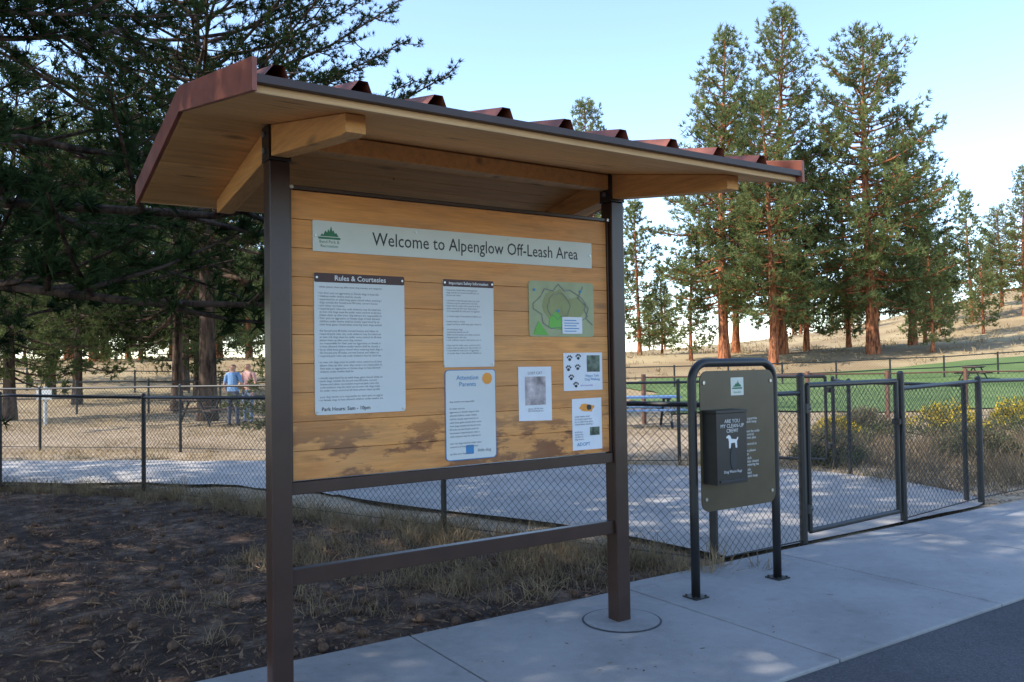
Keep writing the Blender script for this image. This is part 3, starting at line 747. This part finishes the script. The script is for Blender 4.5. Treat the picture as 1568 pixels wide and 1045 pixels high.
def litter():
    rg=np.random.default_rng(17); n=36000; D=2.0+13*rg.random(n); L=rg.uniform(-.75,.7,n)*D
    x=CX+FY*L+FX*D; y=CY-FX*L+FY*D; k=((y>.53)&(x+.417*y<3.9))|((y>.70)&(x>6.7)&(y<5))|((y>-1.1)&(y<.53)&(rg.random(n)<.04)); x=x[k];y=y[k]; m=len(x)
    zz=np.where(y<.52,.003,hgt(x,y)+rg.uniform(.004,.02,m)); c=np.column_stack([x,y,zz]); tilt=np.where(y<.52,.02,.35)[:,None]
    rr_=rg.normal(size=(m,3)); rr_[:,2:]*=tilt; a=nrm(rr_); q_=rg.normal(size=(m,3))*.4; q_[:,:2]*=np.where(y<.52,.05,1)[:,None]; b=nrm(np.cross(a,nrm(q_+np.array([0,0,1]))))
    la=(rg.uniform(.006,.028,m)*np.where(rg.random(m)<.2,2.2,1)*np.where(y<.52,.5,1))[:,None]; lb=rg.uniform(.003,.012,m)[:,None]*np.where(y<.52,.5,1)[:,None]
    P=np.stack([c-a*la,c-b*lb,c+a*la,c+b*lb],1).reshape(-1,3); Q=np.arange(len(P)).reshape(-1,4); link('leaf_litter',npmesh('leaf_litter',P,Q,None,[M['litter']]))
litter()
mb=MB(); rg=np.random.default_rng(23); N=0
while N<190:
    D=rg.uniform(2.5,12);L=rg.uniform(-.65,.3)*D; x,y=site(D,L)
    if y<.6 or x+.417*y>3.8: continue
    N+=1; g=float(hgt(x,y)); a=rg.uniform(0,6.28); l=rg.uniform(.04,.26); dx,dy=math.cos(a)*l,math.sin(a)*l
    mb.tube([(x,y,g+.012),(x+dx*.5+rg.normal()*.012,y+dy*.5+rg.normal()*.012,g+.02),(x+dx,y+dy,g+.012)],[.006,.005,.002],4,0)
mb.obj('fallen_twigs',[M['litter']],fixn=False)
mb=MB(); N=0
while N<110:
    D=rg.uniform(2.8,10);L=rg.uniform(-.65,.2)*D; x,y=site(D,L)
    if y<.6 or x+.417*y>3.8: continue
    N+=1; g=float(hgt(x,y)); a=rg.uniform(0,6.28); l=rg.uniform(.05,.085); dx,dy=math.cos(a)*l,math.sin(a)*l
    P=[(x+dx*f_,y+dy*f_,g+.022) for f_ in (0,.12,.25,.37,.5,.62,.75,.87,1)]
    mb.tube(P,[l*.12,l*.36,l*.30,l*.42,l*.33,l*.38,l*.24,l*.24,l*.06],8,0)
mb.obj('pine_cones',[M['cone']],fixn=False)
mb=MB(); N=0
while N<90:
    D=rg.uniform(2.5,13);L=rg.uniform(-.65,.6)*D; x,y=site(D,L)
    if y<.6 or (x+.417*y>3.8 and y<1.0): continue
    N+=1; g=float(hgt(x,y)); r=rg.uniform(.010,.028)
    vs=[];
    for i in range(3):
        for j in range(7):
            t=2*math.pi*j/7; rr=r*(1,.95,.5)[i]*rg.uniform(.8,1.2); vs.append((x+rr*math.cos(t),y+rr*math.sin(t)*.8,g+(-.3,.35,.7)[i]*r))
    fs=[(i*7+j,i*7+(j+1)%7,(i+1)*7+(j+1)%7,(i+1)*7+j) for i in range(2) for j in range(7)]+[tuple(14+j for j in range(7))]
    mb.add(vs,fs)
mb.obj('small_stones',[mottled('stone',(.15,.12,.10),.9,.3,20)])

# ------------------------------------------------------------------ picnic tables
def table(D,L,rz_,topmat):
    x,y=site(D,L); E=empty('picnic_table',(x,y,float(hgt(x,y))),rz_); mb=MB()
    for q in range(5): mb.box(-.9,.9,-.37+.15*q,-.37+.15*q+.14,.72,.76)
    for s in (-1,1):
        for q in range(2): a=s*.68+(.0 if q else -.14); mb.box(-.9,.9,a,a+.13,.43,.465)
    mb.obj('top_and_seats',[topmat],E)
    mb=MB()
    for xx in (-.6,.6):
        for s in (-1,1): mb.tube([(xx,s*.18,.71),(xx,s*.55,0)],.035,6)
        mb.tube([(xx,-.76,.40),(xx,.76,.40)],.03,6); mb.tube([(xx,-.35,.70),(xx,.35,.70)],.03,6)
    mb.obj('legs',[M['black']],E)
table(23.5,-8.6,.6,M['tablewood']); table(20.5,3.2,-.5,mottled('blue_tabletop',(.12,.22,.40),.5)); table(44,24.5,.2,M['tablewood'])
x,y=site(24,-13.55); g=float(hgt(x,y)); E=empty('notice_post',(x,y,g),-.6); mb=MB()
mb.tube([(0,0,0),(0,0,1.15)],.05,8); mb.box(-.22,.22,-.075,-.052,.78,1.12); mb.obj('post_and_plate',[M['white']],E)

# ------------------------------------------------------------------ people
def person(D,L,rz_,shirt,pants,hair,seed=0):
    x,y=site(D,L); E=empty('person',(x,y,float(hgt(x,y))+.02),rz_)
    t=NT('person_clothes'); tc=t.n('ShaderNodeTexCoord'); sp=t.n('ShaderNodeSeparateXYZ'); t.l(tc.outputs['Object'],sp.inputs[0])
    r=t.ramp(t.math('DIVIDE',sp.outputs['Z'],1.75),[(0,(.03,.03,.03)),(.05,pants),(.545,shirt),(.835,(.5,.28,.2)),(.935,hair)]); 
    for nd in t.t.nodes:
        if nd.bl_idname=='ShaderNodeValToRGB': nd.color_ramp.interpolation='CONSTANT'
    ax=t.math('ABSOLUTE',sp.outputs['X']); mk=t.math('MULTIPLY',t.math('GREATER_THAN',ax,.215),t.math('LESS_THAN',sp.outputs['Z'],1.2))
    n=t.noise(tc.outputs['Object'],12,3); c=t.mix(mk,r,(.5,.28,.2)); c=t.mix(.25,c,t.ramp(n,[(.3,(.6,.6,.6)),(.7,(1,1,1))]),'MULTIPLY'); m=t.bsdf(c,.8)
    def skin(name,vs,es,rs_,roots,sub=2):
        me=bpy.data.meshes.new(name); me.from_pydata(vs,es,[]); me.materials.append(m); o=bpy.data.objects.new(name,me); COL.objects.link(o); o.parent=E
        o.modifiers.new('s','SKIN'); 
        for i,rr in enumerate(rs_):
            sv=me.skin_vertices[0].data[i]; sv.radius=rr if hasattr(rr,'__len__') else (rr,rr); sv.use_root=(i in roots)
        sb=o.modifiers.new('u','SUBSURF'); sb.levels=sub; sb.render_levels=sub
        return o
    V=[(0,0,.95),(0,.01,1.12),(0,.01,1.3),(0,.01,1.43),(0,0,1.50),(0,-.01,1.58),(0,-.015,1.68),
       (.10,0,.90),(.11,-.02,.50),(.115,.0,.10),(.12,-.12,.04), (-.10,0,.90),(-.13,.03,.50),(-.14,.05,.10),(-.145,-.07,.04),
       (.17,.01,1.41),(.235,.02,1.14),(.24,-.10,.92),(.24,-.14,.85), (-.17,.01,1.41),(-.25,.0,1.15),(-.22,-.16,.98),(-.2,-.20,.93)]
    Eg=[(0,1),(1,2),(2,3),(3,4),(4,5),(5,6),(0,7),(7,8),(8,9),(9,10),(0,11),(11,12),(12,13),(13,14),(3,15),(15,16),(16,17),(17,18),(3,19),(19,20),(20,21),(21,22)]
    R=[(.15,.11),(.135,.10),(.16,.11),(.10,.08),.052,(.085,.10),(.075,.09),(.095,.10),.062,.042,(.045,.03),(.095,.10),.062,.042,(.045,.03),.06,.043,.03,(.035,.02),.06,.043,.03,(.035,.02)]
    skin('body',V,Eg,R,{0})
    for hx,hy,hz in ((.24,-.14,.85),(-.2,-.20,.93)):
        vs=[];es=[];rr=[];roots=set(); sgn=1 if hx>0 else -1
        for q,(oy,ln) in enumerate(((-.03,.07),(-.01,.08),(.01,.075),(.03,.06))):
            b=len(vs); roots.add(b); vs+=[(hx,hy+oy,hz+.01),(hx,hy+oy-.005,hz-ln*.6),(hx-sgn*.015,hy+oy-.01,hz-ln)]; es+=[(b,b+1),(b+1,b+2)]; rr+=[.010,.009,.008]
        b=len(vs); roots.add(b); vs+=[(hx,hy-.03,hz+.02),(hx-sgn*.02,hy-.06,hz-.01),(hx-sgn*.025,hy-.065,hz-.035)]; es+=[(b,b+1),(b+1,b+2)]; rr+=[.011,.010,.009]
        skin('hand',vs,es,rr,roots,1)
    mb=MB(); mb.tube([(0,-.11,1.62),(0,-.135,1.585),(0,-.11,1.575)],[.008,.014,.01],6,0)
    for s in (-1,1):
        mb.tube([(s*.035,-.100,1.635),(s*.035,-.108,1.635)],.010,8,1); mb.tube([(s*.088,0,1.60),(s*.1,.005,1.64)],.014,6,0)
    mb.tube([(-.022,-.108,1.55),(.022,-.108,1.55)],.005,6,2); 
    sk=mottled('skin',(.5,.28,.2),.6,.1,10); mb.obj('face',[sk,M['ink'],M['header']],E)
person(22.2,-7.5,2.4,(.16,.30,.52),(.05,.06,.10),(.03,.02,.015))
person(23.0,-7.35,-.9,(.62,.34,.30),(.14,.20,.32),(.12,.06,.03))

# ------------------------------------------------------------------ sky, sun, camera
w=bpy.data.worlds.new('World'); SC.world=w; w.use_nodes=True; nt=w.node_tree; bg=nt.nodes['Background']
sky=nt.nodes.new('ShaderNodeTexSky'); sky.sky_type='NISHITA'; sky.sun_disc=False
S=Vector((-.94,.30)).normalized(); EL=math.radians(43)
sky.sun_elevation=EL; sky.sun_rotation=math.atan2(S.x,S.y); sky.air_density=1.0; sky.dust_density=.8; sky.ozone_density=1.2; sky.altitude=1100
nt.links.new(sky.outputs[0],bg.inputs[0]); bg.inputs[1].default_value=.45
ld=bpy.data.lights.new('sun','SUN'); ld.energy=7; ld.angle=math.radians(.53); ld.color=(1,.93,.82)
so=bpy.data.objects.new('sun',ld); COL.objects.link(so)
sv=Vector((S.x*math.cos(EL),S.y*math.cos(EL),math.sin(EL))); so.rotation_euler=(-sv).to_track_quat('-Z','Y').to_euler(); so.location=(0,0,30)
cam=bpy.data.cameras.new('camera'); co=bpy.data.objects.new('camera',cam); COL.objects.link(co); SC.camera=co
cam.sensor_width=36; cam.lens=1266/1568*36; cam.clip_start=.05; cam.clip_end=3000
p=math.radians(1.47); ro=.015
f=Vector((FX*math.cos(p),FY*math.cos(p),math.sin(p))); r0=Vector((FY,-FX,0)); u0=r0.cross(f)
rr=r0*math.cos(ro)-u0*math.sin(ro); uu=u0*math.cos(ro)+r0*math.sin(ro)
mt=Matrix(((rr.x,uu.x,-f.x,CX),(rr.y,uu.y,-f.y,CY),(rr.z,uu.z,-f.z,CZ),(0,0,0,1))); co.matrix_world=mt
SC.view_settings.view_transform='Standard'; SC.view_settings.look='None'; SC.view_settings.exposure=0
print(REP)
